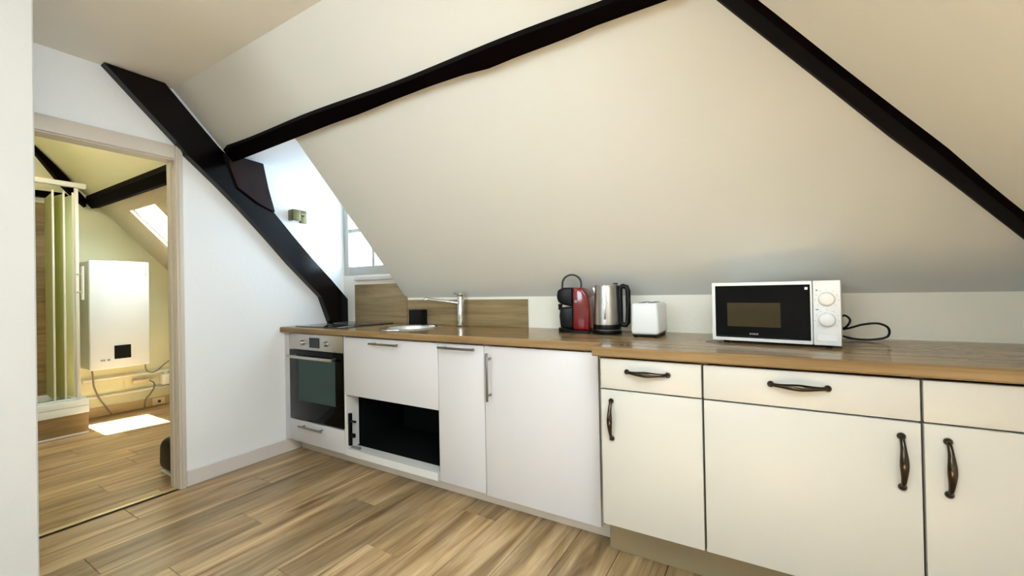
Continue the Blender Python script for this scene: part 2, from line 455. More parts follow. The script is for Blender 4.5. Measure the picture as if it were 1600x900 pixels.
def roof_window(name, label, p, ax, ay, nrm, fw=0.045):
    """frame and pane in a slope opening: p = corner, ax / ay = edge vectors, nrm outward"""
    ax, ay, nrm, p = Vector(ax), Vector(ay), Vector(nrm), Vector(p)
    t = sempty(name, label, p)
    ux, uy = ax.normalized(), ay.normalized()
    def bar(o, a, b, h0, h1, nm, mt):
        o = o - p
        q = [o, o + a, o + a + b, o + b]
        obj(nm, slab([v + nrm * h0 for v in q], nrm * (h1 - h0)), mt, t)
    bar(p, ax, uy * fw, .03, .09, 'window_frame', 'trim'); bar(p + ay - uy * fw, ax, uy * fw, .03, .09, 'window_frame', 'trim')
    bar(p + uy * fw, ux * fw, ay - uy * 2 * fw, .03, .09, 'window_frame', 'trim')
    bar(p + uy * fw + ax - ux * fw, ux * fw, ay - uy * 2 * fw, .03, .09, 'window_frame', 'trim')
    bar(p + (ux + uy) * fw, ax - ux * 2 * fw, ay - uy * 2 * fw, .06, .064, 'pane', 'glass')
    return t
for wn, (wa, wbb) in (('window_3', (SK0, SK1)),):
    A = Vector(rs(SX1, wa)); roof_window(wn, 'unseen roof window added in the right slope', A, (0, wbb - wa, 0), Vector(rs(SX0, wa)) - A, nr)
    cs = Vector(rs((SX0 + SX1) / 2, (wa + wbb) / 2)) + nr * 0.12
    portal('right_roof_window_daylight', cs, -nr, 1.30, wbb - wa + .05)

# ------------------------------------------------------------------ bathroom shell
BX = -2.5; ZB = 2.75; YBT = YB - (ZB - ZL) / MS
BS0, BS1, BY0, BY1 = -1.985, -1.45, -0.25, 0.16       # roof window opening
def bs(x, y): return (x, y, zs(y))
wall_poly('wall_bathroom_far', [[(BX, -2.2, 0), (BX, YB, 0), (BX, YB, ZB), (BX, -2.2, ZB)]], (-.12, 0, 0), 'bathwall', 'pale wall behind the boiler')
wall_poly('wall_bathroom_back', [[(BX, YB, 0), (-.1, YB, 0), (-.1, YB, ZL), (BX, YB, ZL)]], (0, .14, 0), 'bathwall', 'low bathroom wall')
wall_poly('wall_bathroom_front', [[(BX, -2.2, 0), (-.1, -2.2, 0), (-.1, -2.2, ZB), (BX, -2.2, ZB)]], (0, -.12, 0), 'bathwall', 'bathroom side wall')
YP = -0.355
wall_poly('ceiling_bathroom_slope', [
    [bs(BX, YB), bs(BS0, YB), bs(BS0, YP), bs(BX, YP)],
    [bs(BS1, YB), bs(-.1, YB), bs(-.1, YP), bs(BS1, YP)],
    [bs(BS0, YB), bs(BS1, YB), bs(BS1, BY1), bs(BS0, BY1)],
    [bs(BS0, BY0), bs(BS1, BY0), bs(BS1, YP), bs(BS0, YP)]], nb * 0.1, 'stipple', 'stippled bathroom slope below the purlin')
wall_poly('ceiling_bathroom_upper', [[bs(BX, YP), bs(-.1, YP), bs(-.1, YBT), bs(BX, YBT)]], nb * 0.1, 'bathwall', 'smooth bathroom slope above the purlin')
wall_poly('ceiling_bathroom', [[(BX, -2.2, ZB), (-.1, -2.2, ZB), (-.1, YBT, ZB), (BX, YBT, ZB)]], (0, 0, .1), 'bathwall', 'bathroom ceiling')
A = Vector(bs(BS0, BY1)); roof_window('window_4', 'small roof window in the bathroom slope', A, (BS1 - BS0, 0, 0), Vector(bs(BS0, BY0)) - A, nb, 0.014)
portal('bathroom_roof_window_daylight', Vector(bs((BS0 + BS1) / 2, (BY0 + BY1) / 2)) + nb * .12, -nb, 0.5, 0.58)

# door frame, threshold, baseboards
dr = sempty('door_1', 'pale painted frame of the doorway to the bathroom', (0, D1, 0))
loc_box(dr, 'casing', 'doortrim', 0.0005, 0.016, D1 - .014, -0.605, 0.0005, 2.018, 0.003)
loc_box(dr, 'casing', 'doortrim', 0.0005, 0.016, D0 - .06, D1 - .0145, DZ - .012, 2.018, 0.003)
loc_box(dr, 'casing_bead', 'doortrim', 0.0165, 0.022, -0.63, -0.612, 0.0005, 2.005, 0.002)
loc_box(dr, 'jamb', 'doortrim', -0.10, -0.0005, D1 - .016, D1 - .0005, 0.0005, DZ - .002)
loc_box(dr, 'jamb', 'doortrim', -0.10, -0.0005, D0 + .0005, D0 + .016, 0.0005, DZ - .002)
loc_box(dr, 'head', 'doortrim', -0.10, -0.0005, D0 + .017, D1 - .017, DZ - .018, DZ - .002)
loc_box(dr, 'stop', 'doortrim', -0.07, -0.04, D1 - .021, D1 - .0165, 0.0005, DZ - .02)
loc_box(dr, 'threshold', plain('brass threshold strip', (214, 196, 150), 0.35, metal=0.6), -0.045, -0.010, D0 + .017, D1 - .017, 0.0006, 0.006, 0.002)
struct(obj('baseboard_left', box(0.0005, 0.014, -0.6045, 0.11, 0.0005, 0.092, 0.003), 'trim'), 'white baseboard under the left wall')
struct(obj('baseboard_bathroom', box(BX + .0005, BX + .014, -0.47, YB - .001, 0.0005, 0.09, 0.003), plain('pale wood baseboard', (196, 170, 120), 0.5)), 'pale baseboard under the boiler')

# ------------------------------------------------------------------ roof timbers
def yz_prism(poly, x0, x1): return slab([(x0, a, b) for a, b in poly], (x1 - x0, 0, 0))
raf = thing('principal_rafter', 'thick black slanting rafter on the left wall, down to the worktop', 'beam', (0, 0, 0))
obj('timber', yz_prism([(-0.958, 2.352), (-0.80, 2.188), (-0.650, 2.036), (-0.597, 1.970), (-0.44, 1.83), (-0.299, 1.695), (-0.14, 1.53), (0.024, 1.350), (0.15, 1.226), (0.269, 1.108), (0.31, 1.0), (0.346, 0.902),
                        (0.503, 0.902), (0.503, 1.085), (0.36, 1.235), (0.205, 1.386), (0.05, 1.55), (-0.085, 1.70), (-0.285, 1.93), (-0.36, 2.005), (-0.425, 2.06), (-0.55, 2.19), (-0.70, 2.352)], 0.0005, 0.055), 'varnish', raf)
obj('cleat', yz_prism([(-0.40, 2.028), (-0.304, 2.027), (-0.168, 2.02), (-0.135, 1.86), (-0.093, 1.706), (-0.20, 1.745), (-0.33, 1.83)], 0.0555, 0.075), 'beamred', raf)

def beam_loft(secs):
    bm = bmesh.new()
    R = [[bm.verts.new(p) for p in s] for s in secs]
    n = len(secs[0])
    for i in range(len(R) - 1):
        for k in range(n): bm.faces.new([R[i][k], R[i][(k + 1) % n], R[i + 1][(k + 1) % n], R[i + 1][k]])
    bm.faces.new(R[0]); bm.faces.new(list(reversed(R[-1])))
    return bm
def interp(tab, x):
    for (a, b), (c, d) in zip(tab, tab[1:]):
        if x <= c: return b + (d - b) * (x - a) / (c - a)
    return tab[-1][1]
low = [(0.0, -0.357), (.19, -.358), (1.068, -.371), (1.3, -.372), (1.513, -.377), (1.75, -.380), (1.939, -.379), (2.06, -.373), (2.179, -.377), (2.36, -.379), (2.494, -.383), (2.58, -.392), (2.694, -.393), (2.80, -.39)]
nin = -nb
secs = []
sl = Vector((0, 1, -MS)).normalized()
for i in range(45):
    x = 0.0765 + i * (2.42 / 44) if i < 44 else 2.50
    yl = interp(low, x)                      # lower front arris, 4 cm off the slope
    lo = Vector((x, yl, zs(yl) )) 
    # arris point lies 0.04 inside of the slope plane
    lo = Vector((x, yl, ZL + MS * (YB - yl) - 0.04 * math.hypot(1, MS)))
    lo_in = lo - nin * 0.0392
    up_on = Vector((x, -0.394 + 0.003 * math.sin(x * 5), 0)); up_on.z = zs(up_on.y)
    up_fr = up_on + nin * 0.04 + sl * 0.012
    up_on += nin * 0.0008; secs.append([lo_in, lo, up_fr, up_on])
# the purlin runs on to the hip beam
xh = 2.768
tag(obj('purlin', beam_loft(secs + [[Vector((xh, v.y, v.z)) for v in secs[-1]]]), 'beam'), 'long black horizontal beam across the sloping ceiling', 'beam')
hl = [(2.46, -0.632, 2.338), (2.70, -.445, 2.137), (2.856, -.321, 2.001), (3.104, -.126, 1.787), (3.319, .045, 1.600), (3.503, .184, 1.447), (3.716, .349, 1.265), (3.87, .468, 1.134)]
hu = [(2.52, -0.70, 2.288), (2.78, -.545, 2.066), (2.967, -.412, 1.906), (3.173, -.250, 1.730), (3.303, -.153, 1.619), (3.419, -.068, 1.519), (3.555, .055, 1.403), (3.634, .118, 1.335), (3.86, .31, 1.141)]
def along(tab, t):
    t = t * (len(tab) - 1); i = min(int(t), len(tab) - 2); return Vector(tab[i]).lerp(Vector(tab[i + 1]), t - i)
def at_z(tab, z):
    for a, b in zip(tab, tab[1:]):
        if b[2] <= z: return Vector(a).lerp(Vector(b), (a[2] - z) / (a[2] - b[2]))
    return Vector(tab[-1])
secs = []
for i in range(26):
    z = 2.285 - i * (2.285 - 1.15) / 25
    # perpendicular-ish pairs: the upper arris sits a little lower than its partner
    lo = at_z(hl, min(2.335, z + 0.045)); up = at_z(hu, max(1.142, z - 0.045))
    mid = (lo + up) / 2
    xc = XR - (mid.z + .06 - ZL) / MR; yc = YB - (mid.z + .06 - ZL) / MS
    inw = Vector((-0.35, -0.45, -0.8)).normalized()
    secs.append([lo + nb * .004, lo, lo.lerp(up, .22) + inw * .012, lo.lerp(up, .78) + inw * .012, up, up + nr * .004])
tag(obj('hip_beam', beam_loft(secs), 'beam'), 'black diagonal beam at the upper right where two ceiling slopes meet', 'beam')

# bathroom timbers
pb = [(-0.405, 2.052), (-0.405, 2.0), (-0.345, 1.965), (-0.30, 1.99), (-0.372, 2.056)]
tag(obj('bathroom_purlin', slab([(BX + .001, a, b) for a, b in [(-.41, 2.098), (-.425, 2.045), (-.375, 1.985), (-.322, 2.0)]], (-.101 - BX - .001, 0, 0)), 'beam'), 'black beam along the bathroom slope above the roof window', 'beam')
tag(obj('bathroom_rafter', yz_prism([(-.87, 2.60), (-.738, 2.40), (-.582, 2.155), (-.493, 2.044), (-.43, 1.985), (-.43, 2.055), (-.483, 2.125), (-.557, 2.242), (-.64, 2.345), (-.87, 2.603)], BX + .0005, BX + .08), 'beam'), 'black slanting rafter on the far bathroom wall above the shower', 'beam')
tag(obj('bathroom_tie_beam', yz_prism([(-1.6, 2.01), (-.52, 2.035), (-.56, 2.085), (-1.6, 2.065)], BX + .0005, BX + .075), 'beam'), 'short black horizontal beam behind the shower screen', 'beam')

# ------------------------------------------------------------------ kitchen cabinets
def bar_handle(t, parent, x0, x1, y, z, vertical=False, z1=None, mat='satin'):
    """straight bar handle with two posts, in world coordinates"""
    L = Vector(t.location) + Vector(parent.location if parent is not t else (0, 0, 0))
    bm = bmesh.new()
    if not vertical:
        a_box(bm, x0, x1, y - .006, y + .004, z - .006, z + .006, 0.002, 1)
        for xx in (x0 + .03, x1 - .03): a_box(bm, xx - .004, xx + .004, y + .004, y + .033, z - .004, z + .004)
    else:
        a_box(bm, x0 - .006, x0 + .006, y - .006, y + .004, z, z1, 0.002, 1)
        for zz in (z + .03, z1 - .03): a_box(bm, x0 - .004, x0 + .004, y + .004, y + .033, zz - .004, zz + .004)
    for v in bm.verts: v.co -= L
    return obj('handle', bm, mat, parent, smooth=True)


def bow_handle(t, parent, c, length, vertical):
    """bowed antique handle: swelling bow, rosettes on both ends"""
    L = Vector(t.location); c = Vector(c)
    d = Vector((0, 0, 1)) if vertical else Vector((1, 0, 0))
    out = Vector((0, -1, 0)); bm = bmesh.new()
    pts, rad = [], []
    n = 32
    for i in range(n + 1):
        s = i / n; a = (s - .5) * length
        h = 0.030 * (1 - (2 * s - 1) ** 2) ** 0.55 if 0 < s < 1 else 0.002
        pts.append(c + d * a + out * h)
        sw = math.exp(-((s - .5) / .26) ** 2)
        rad.append(0.0060 + 0.0050 * sw)
    tube(pts, rad, 10, bm)
    for s in (-1, 1):
        e = c + d * (s * length / 2)
        pr = [(0.0095, 0.0), (0.0108, 0.003), (0.0096, 0.008), (0.006, 0.012)]
        rings = []
        side = d.cross(out)
        for (rr, hh) in pr:
            rings.append([bm.verts.new(e + out * hh + (d * math.cos(2 * math.pi * k / 12) + side * math.sin(2 * math.pi * k / 12)) * rr) for k in range(12)])
        for A_, B_ in zip(rings, rings[1:]):
            for k in range(12): bm.faces.new([A_[k], A_[(k + 1) % 12], B_[(k + 1) % 12], B_[k]])
        bm.faces.new(rings[0]); bm.faces.new(rings[-1])
    for v in bm.verts: v.co -= L
    return obj('handle', bm, 'pewter', parent, smooth=True)


def carcass(t, x0, x1, y0, y1, z0, z1, mat='carcass'):
    """open-fronted carcass of side, bottom, back and top panels"""
    p = .016
    for nm, a in (('side_panel', (x0, x0 + p, y0, y1, z0, z1)), ('side_panel', (x1 - p, x1, y0, y1, z0, z1)),
                  ('bottom_panel', (x0 + p, x1 - p, y0, y1, z0, z0 + p)), ('back_panel', (x0 + p, x1 - p, y1 - .008, y1, z0 + p, z1))):
        loc_box(t, nm, mat, *a)

ZT = 0.862          # underside of the worktops
FT = 0.852          # top of fronts
BK = YB - 0.006
# oven column: drawer below a built-in oven
OX0, OX1 = 0.060, 0.652
c = thing('oven_cabinet', 'white base cabinet in the corner holding the oven, slim drawer at its foot', 'cabinet', (OX0, 0, 0))
carcass(c, OX0, OX1, 0.022, BK, 0.10, ZT - .001)
d = loc_box(c, 'drawer', 'white', OX0 + .004, OX1 - .003, 0.0, 0.0195, 0.104, 0.252, .002)
bar_handle(c, d, 0.205, 0.46, -.032, 0.224)
loc_box(c, 'shelf', 'carcass', OX0 + .0165, OX1 - .0165, 0.024, BK - .009, 0.252, 0.262)
struct(obj('trim_filler', box(0.0005, OX0 - .002, 0.004, 0.022, 0.10, ZT - .002, .001), 'white'), 'narrow white filler strip in the corner')
ov = thing('built_in_oven', 'built-in oven with steel control panel and black glass door', 'oven', (OX0, 0, 0.263))
loc_box(ov, 'body', 'black', OX0 + .018, OX1 - .018, 0.024, 0.46, 0.264, 0.852)
cp = loc_box(ov, 'control_panel', 'steel', OX0 + .006, OX1 - .003, 0.001, 0.0235, 0.746, 0.856, .002)
def knob(parent, t, x, z, y, rr, dep, mat, name='knob'):
    L = Vector(t.location)
    bm = lathe([(rr, 0), (rr, dep * .25), (rr * .82, dep * .3), (rr * .78, dep), (0, dep)], seg=24)
    bmesh.ops.rotate(bm, verts=bm.verts, matrix=Matrix.Rotation(math.pi / 2, 3, 'X'))
    a_box(bm, -rr * .12, rr * .12, -dep - .002, -dep + .001, -rr * .7, rr * .7)
    bmesh.ops.translate(bm, verts=bm.verts, vec=Vector((x, y, z)) - L)
    return obj(name, bm, mat, parent, smooth=True)
knob(cp, ov, 0.225, 0.797, 0.001, 0.020, 0.024, 'steel'); knob(cp, ov, 0.480, 0.797, 0.001, 0.020, 0.024, 'steel')
loc_box(ov, 'display', 'display', 0.298, 0.408, -0.0015, 0.0009, 0.765, 0.834, .001, 1, parent=cp)
do = loc_box(ov, 'door', 'gloss', OX0 + .006, OX1 - .003, -0.001, 0.0235, 0.264, 0.742, .002)
loc_box(ov, 'window', 'ovenglass', 0.175, 0.572, -0.0022, -0.0011, 0.395, 0.690, parent=do)
bm = bmesh.new(); a_box(bm, 0.112, 0.600, -.056, -.040, .694, .713, .004, 2)
for xx in (.14, .57): a_box(bm, xx - .007, xx + .007, -.040, -.0011, .697, .710)
for v in bm.verts: v.co -= Vector(ov.location)
obj('handle', bm, 'steel', do, smooth=True)

# sink cabinet with a lift-up front above an open recess, shade painted black
SX, SXe = 0.654, 1.443
c = thing('sink_cabinet', 'white sink cabinet with a dark open recess below its front', 'cabinet', (SX, 0, 0))
for nm, a, mt in (('side_panel', (SX, SX + .02, 0.003, BK, 0.10, ZT - .001), 'carcass'), ('side_panel', (SXe - .018, SXe, 0.022, BK, 0.10, ZT - .001), 'carcass'),
              ('bottom_panel', (SX + .02, SXe - .018, 0.003, BK, 0.10, 0.142), 'carcass'),
              ('back_panel', (SX + .02, SXe - .018, BK - .010, BK, 0.142, 0.70), 'shade_black')):
    loc_box(c, nm, mt, *a)
L0 = c
loc_box(c, 'recess_shade', 'shade_black', SXe - .022, SXe - .0185, 0.024, BK - .011, 0.1425, 0.485)
loc_box(c, 'recess_shade', 'shade_black', SX + .0205, SX + .024, 0.095, BK - .011, 0.1425, 0.485)
loc_box(c, 'recess_shade', 'shade_black', SX + .0245, SXe - .0225, 0.080, BK - .011, 0.1425, 0.146)
loc_box(c, 'recess_shelf', 'shade_black', SX + .0205, SXe - .0185, 0.022, BK - .011, 0.4855, 0.492)
d = loc_box(c, 'front', 'white', SX + .003, SXe - .0015, 0.0, 0.0195, 0.486, FT, .002)
bar_handle(c, d, 0.928, 1.168, -.032, 0.826)
hg = loc_box(c, 'hinge', 'black', SX + .0205, SX + .040, 0.010, 0.030, 0.160, 0.365, .003)
loc_box(c, 'hinge_arm', 'black', SX + .0405, SX + .085, 0.014, 0.026, 0.310, 0.322, .002, parent=hg)
loc_box(c, 'hinge_arm', 'black', SX + .0405, SX + .075, 0.014, 0.026, 0.215, 0.240, .002, parent=hg)
loc_box(c, 'hinge_foot', 'steel', SX + .0405, SX + .12, 0.014, 0.030, 0.1465, 0.160, .002, parent=hg)
# narrow pull-out
NX, NXe = 1.444, 1.747
c = thing('narrow_cabinet', 'narrow white pull-out cabinet with one bar handle near the top', 'cabinet', (NX, 0, 0))
carcass(c, NX, NXe, 0.022, BK, 0.10, ZT - .001)
d = loc_box(c, 'door', 'white', NX + .0015, NXe - .0015, 0.0, 0.0195, 0.106, FT, .002)
bar_handle(c, d, 1.468, 1.712, -.032, 0.832)
# wide door
TX, TXe = 1.748, 2.348
c = thing('tall_door_cabinet', 'white cabinet with one wide undivided door and an upright bar handle', 'cabinet', (TX, 0, 0))
carcass(c, TX, TXe, 0.022, BK, 0.10, ZT - .001)
d = loc_box(c, 'door', 'white', TX + .0015, TXe - .003, 0.0, 0.0195, 0.100, FT, .002)
bar_handle(c, d, 1.786, None, -.034, 0.582, True, 0.822)
tag(obj('plinth_board', box(0.0155, TXe + .02, 0.112, 0.127, 0.0005, 0.099, .001), 'beige'), 'low beige plinth board under the white cabinets and oven', 'plinth')
# right hand cabinets: fronts stand further out
RY = -0.125
def right_unit(x0, x1, label, door_left, drawer_handle_x, door_handle_x, dcat):
    c = thing('base_cabinet', label, 'cabinet', (x0, RY, 0), group=None)
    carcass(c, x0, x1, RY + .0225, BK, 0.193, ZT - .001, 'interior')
    dw = loc_box(c, 'drawer', 'cream', x0 + .0026, x1 - .0026, RY, RY + .019, 0.7335, FT, .003)
    dd = loc_box(c, 'door', 'cream', x0 + .0026, x1 - .0026, RY, RY + .019, 0.195, 0.7285, .003)
    bow_handle(c, dw, (drawer_handle_x, RY - .0005, 0.806), 0.150, False)
    bow_handle(c, dd, (door_handle_x, RY - .0005, 0.614), 0.146, True)
    return c
right_unit(2.396, 2.7705, 'cream base cabinet nearest the white ones, one drawer over a narrow door', True, 2.580, 2.441, 0)
right_unit(2.7715, 3.341, 'wide cream base cabinet below the microwave, drawer over a broad door', True, 3.052, 3.295, 0)
right_unit(3.342, XR - .004, 'cream base cabinet cut off by the right edge of the picture', True, 3.63, 3.392, 0)
tag(obj('plinth_board', box(2.370, XR - .002, 0.040, 0.055, 0.0005, 0.192, .001), 'taupe'), 'taupe plinth board under the cream cabinets', 'plinth')

# ------------------------------------------------------------------ worktops
XJ = 2.372
SCX, SCY, SCR = 1.02, 0.235, 0.175
def worktop(name, x0, x1, y0, y1, label, hole=None):
    bm = bmesh.new()
    prof = [(y1, ZT), (y0 + .006, ZT), (y0, ZT + .006), (y0, 0.894), (y0 + .006, 0.90), (y1, 0.90)]
    slab([(x0, a, b) for a, b in prof], (x1 - x0, 0, 0), bm)
    o = obj(name, bm, 'counter')
    if hole:
        cb = lathe([(hole[2], 0.8), (hole[2], 1.0)], hole[0], hole[1], 48)
        co = obj('cutter', cb, 'counter')
        md = o.modifiers.new('hole', 'BOOLEAN'); md.object = co; md.operation = 'DIFFERENCE'; md.solver = 'EXACT'
        bpy.context.view_layer.update()
        me = bpy.data.meshes.new_from_object(o.evaluated_get(bpy.context.evaluated_depsgraph_get()))
        o.modifiers.clear(); o.data = me
        bpy.data.objects.remove(co)
    return tag(o, label, 'worktop')
worktop('worktop', 0.0008, XJ, -0.030, YB - .0008, 'oak worktop on the white cabinets, with the sink and hob', (SCX, SCY, SCR))
worktop('worktop', XJ + .0012, XR - .001, -0.150, YB - .0008, 'deeper oak worktop on the cream cabinets, below the microwave')

def panel(x0, x1, z1, label):
    tag(obj('splashback_panel', box(x0, x1, YB - .0125, YB - .0008, 0.9006, z1, .0015, 1), 'splash'), label, 'splashback')
panel(0.150, 0.722, 1.199, 'taller oak splashback panel in the corner behind the hob')
panel(0.726, 1.730, 1.074, 'long low oak splashback panel behind the tap')

hob = thing('ceramic_hob', 'flat black ceramic hob in the worktop corner above the oven', 'hob', (0.33, 0.25, 0.9005))
obj('glass_top', box(-.245, .265, -.215, .235, 0, .0055, .002), 'hob', hob, True)
for (hx, hy, hr) in ((-.12, -.10, .075), (.13, -.10, .095), (-.12, .12, .095), (.13, .12, .075)):
    obj('cooking_zone', lathe([(hr - .003, .0056), (hr - .003, .0060), (hr, .0060), (hr, .0056)], hx, hy, 40, caps=False), 'grey', hob)

# sink: rim and bowl
sk = thing('round_sink', 'round steel sink bowl set in the worktop', 'sink', (SCX, SCY, 0.9005))
obj('rim', lathe([(SCR - .012, 0.0), (SCR - .008, .006), (SCR + .012, .005), (SCR + .020, .002), (SCR + .021, 0.0)], seg=48, caps=False), 'chrome', sk, True)
bw = bmesh.new()
lathe([(SCR - .012, 0.0), (SCR - .016, -.01), (SCR - .020, -.10), (SCR - .05, -.14), (.03, -.148), (.0, -.148)], seg=48, bm=bw)
fcs = [q for q in bw.faces if len(q.verts) > 10]; bmesh.ops.delete(bw, geom=fcs, context='FACES_ONLY')
obj('bowl', bw, 'brightsteel', sk, True)
obj('drain', lathe([(.028, -.1475), (.028, -.145), (.018, -.144), (0, -.1445)], seg=24), 'dkgrey', sk, True)
# tap
tp = thing('kitchen_tap', 'tall chrome mixer tap with a long spout over the sink', 'tap', (1.262, 0.44, 0.9005))
obj('body', lathe([(.027, 0), (.029, .006), (.0235, .010), (.023, .185), (.020, .192), (.020, .196), (.023, .200), (.023, .218), (.019, .222), (0, .222)], seg=28), 'chrome', tp, True)
obj('spout', tube([(0, -.002, .150), (-.03, -.015, .156), (-.10, -.05, .168), (-.19, -.10, .182), (-.205, -.108, .182), (-.210, -.111, .176)], [.012, .0115, .0105, .0105, .012, .011], 14), 'chrome', tp, True)
obj('lever', tube([(-.016, -.002, .212), (-.036, -.006, .216), (-.05, -.01, .219)], [.006, .005, .0042], 10), 'chrome', tp, True)
# black box by the sink
bb = thing('sponge_caddy', 'small square black box against the splashback behind the sink', 'box', (0.862, 0.462, 0.9005))
bm = bmesh.new(); a_box(bm, -.060, .060, -.028, .028, 0, .004, .0015, 1)
for a in ((-.060, -.055, -.028, .028), (.055, .060, -.028, .028), (-.055, .055, -.028, -.023), (-.055, .055, .023, .028)): a_box(bm, a[0], a[1], a[2], a[3], .0041, .104)
obj('body', bm, 'black', bb)
obj('rim', tube([(-.0575, -.0255, .104), (.0575, -.0255, .104), (.0575, .0255, .104), (-.0575, .0255, .104)], .003, 6, closed=True), 'dkgrey', bb)
obj('filling', box(-.054, .054, -.0225, .0225, .0045, .095, .006), 'dkgrey', bb, True)

# ------------------------------------------------------------------ small appliances
# capsule coffee machine: red rear body, black head facing left
cm = thing('coffee_machine', 'red and black capsule coffee machine with an arched carry handle', 'coffee machine', (2.100, 0.355, 0.9005), 0.12)
def rounded(x0, x1, y0, y1, z0, z1, b, s=3): return box(x0, x1, y0, y1, z0, z1, b, s)
def xz_prism(poly, y0, y1, bev=0.0, seg=3):
    bm = slab([(a, y0, b) for a, b in poly], (0, y1 - y0, 0))
    bmesh.ops.recalc_face_normals(bm, faces=bm.faces)
    if bev: bmesh.ops.bevel(bm, geom=list(bm.edges), offset=bev, segments=seg, affect='EDGES', profile=.5)
    return bm
obj('body', xz_prism([(.0, .012), (.088, .012), (.088, .12), (.080, .20), (.055, .236), (.0, .238)], -.062, .062, .014), 'red', cm, True)
obj('head', xz_prism([(-.0005, .135), (-.0005, .238), (-.055, .238), (-.082, .224), (-.088, .19), (-.082, .165), (-.065, .15)], -.056, .056, .010), 'black', cm, True)
obj('front_column', xz_prism([(-.0005, .020), (-.0005, .134), (-.070, .134), (-.076, .09), (-.070, .026)], -.050, .050, .008), 'black', cm, True)
obj('spout', lathe([(.010, .118), (.012, .150)], -.084, 0, 20), 'black', cm, True)
obj('drip_tray', lathe([(.048, 0), (.050, .004), (.050, .020), (.046, .024), (0, .024)], -.044, 0, 28), 'black', cm, True)
obj('drip_grid', lathe([(.040, .0242), (.040, .0265), (0, .0265)], -.044, 0, 28), 'steel', cm, True)
obj('base', box(-.02, .086, -.060, .060, 0, .0118, .003), 'black', cm, True)
arch = [(-.072, 0, .222), (-.070, 0, .255)] + [(-.018 + .052 * math.cos(a), 0, .258 + .048 * math.sin(a)) for a in [math.pi * (1 - k / 12) for k in range(13)]] + [(.034, 0, .235)]
obj('handle', tube(arch, .0050, 10), 'dkgrey', cm, True)
ln = obj('lens', lathe([(.008, .1), (.008, .102), (0, .102)], 0, 0, 16), 'grey', cm)
ln.matrix_local = Matrix.Translation((.02, -.0625, .165)) @ Matrix.Rotation(math.pi / 2, 4, 'X') @ Matrix.Translation((0, 0, -.1005))

kt = thing('electric_kettle', 'brushed steel electric kettle with a black handle', 'kettle', (2.276, 0.345, 0.9005), 0.15)
obj('power_base', lathe([(.072, 0), (.074, .004), (.074, .014), (.066, .018), (0, .018)], seg=36), 'black', kt, True)
obj('body', lathe([(.066, .0185), (.068, .024), (.066, .06), (.063, .14), (.060, .225), (.059, .238)], seg=44), 'steel', kt, True)
obj('lower_band', lathe([(.0688, .024), (.0694, .027), (.0690, .045), (.0682, .048), (.0678, .046), (.0682, .026)], seg=44, caps=False), 'black', kt, True)
ld = obj('lid', lathe([(.0585, .2385), (.0585, .245), (.054, .250), (.02, .2515), (0, .2515)], seg=40), 'steel', kt, True)
obj('lid_catch', box(.035, .056, -.012, .012, .2500, .2560, .002), 'black', ld, True)
obj('spout', xz_prism([(-.056, .185), (-.056, .236), (-.072, .238), (-.070, .226)], -.016, .016, .004), 'steel', kt, True)
hp = [(.068, 0, .055), (.076, 0, .046), (.094, 0, .044), (.103, 0, .056), (.106, 0, .12), (.106, 0, .215), (.100, 0, .234), (.080, 0, .240), (.069, 0, .234), (.067, 0, .21), (.068, 0, .12)]
bm = tube(hp, .0125, 12, closed=True)
obj('handle', bm, 'black', kt, True)
obj('water_gauge', box(-.006, .006, -.0665, -.0600, .075, .16, .002), 'steel', kt, True)

to = thing('toaster', 'small white toaster between the kettle and the microwave', 'toaster', (2.492, 0.325, 0.9005))
bm = bmesh.new(); a_box(bm, -.063, .063, -.105, .105, .012, .158, .016, 4)
for v in bm.verts:
    if v.co.z > .1: v.co.x *= .96
obj('body', bm, 'appl', to, True)
for (fx, fy) in ((-.045, -.085), (.045, -.085), (-.045, .085), (.045, .085)):
    obj('foot', lathe([(.010, 0), (.012, .0118)], fx, fy, 16), 'black', to, True)
obj('base_plate', box(-.056, .056, -.098, .098, .006, .0117, .002), 'black', to)
for sx in (-.022, .022): obj('slot', box(sx - .011, sx + .011, -.075, .075, .1575, .1600, .0008, 1), 'dkgrey', to)
lv = obj('lever', box(-.016, .016, .1055, .122, .10, .114, .004), 'appl', to, True)
bd = obj('browning_dial', lathe([(.011, 0), (.010, .010), (0, .010)], seg=20), 'appl', to, True)
bd.matrix_local = Matrix.Translation((0, .1053, .045)) @ Matrix.Rotation(-math.pi / 2, 4, 'X')

mw = thing('microwave_oven', 'white microwave with a black glass door and two round dials', 'microwave', (2.781, 0.180, 0.9005), math.atan2(-.061, .415))
MWW, MWH, MWD = 0.4195, 0.2325, 0.285
obj('body', box(.002, MWW - .002, .014, MWD, .0105, MWH + .008, .004), 'appl', mw, True)
for (fx, fy) in ((.04, .05), (MWW - .04, .05), (.04, MWD - .04), (MWW - .04, MWD - .04)):
    obj('foot', lathe([(.012, 0), (.014, .0103)], fx, fy, 16), 'black', mw, True)
DW = 0.338
md = obj('door', box(0, DW, -.012, .0135, .010, MWH + .010, .004), 'appl', mw, True)
obj('door_glass', box(.014, DW - .006, -.0145, -.0121, .024, MWH - .003, .001, 1), 'gloss', md, True)
obj('viewing_window', box(.058, .240, -.0153, -.0146, .068, .162, .0003, 1), 'window_mesh', md)
for k, (a, b) in enumerate(((.136, .141), (.143, .147), (.149, .154), (.1555, .158), (.160, .165))):
    obj('maker_mark', box(a, b, -.0151, -.0146, .0375, .0435), 'grey', md)
obj('door_sticker', box(DW - .022, DW - .013, -.0150, -.0146, MWH - .022, MWH - .013), 'appl', md)
pn = obj('control_panel', box(DW + .0015, MWW, -.010, .0135, .010, MWH + .010, .003), 'appl', mw, True)
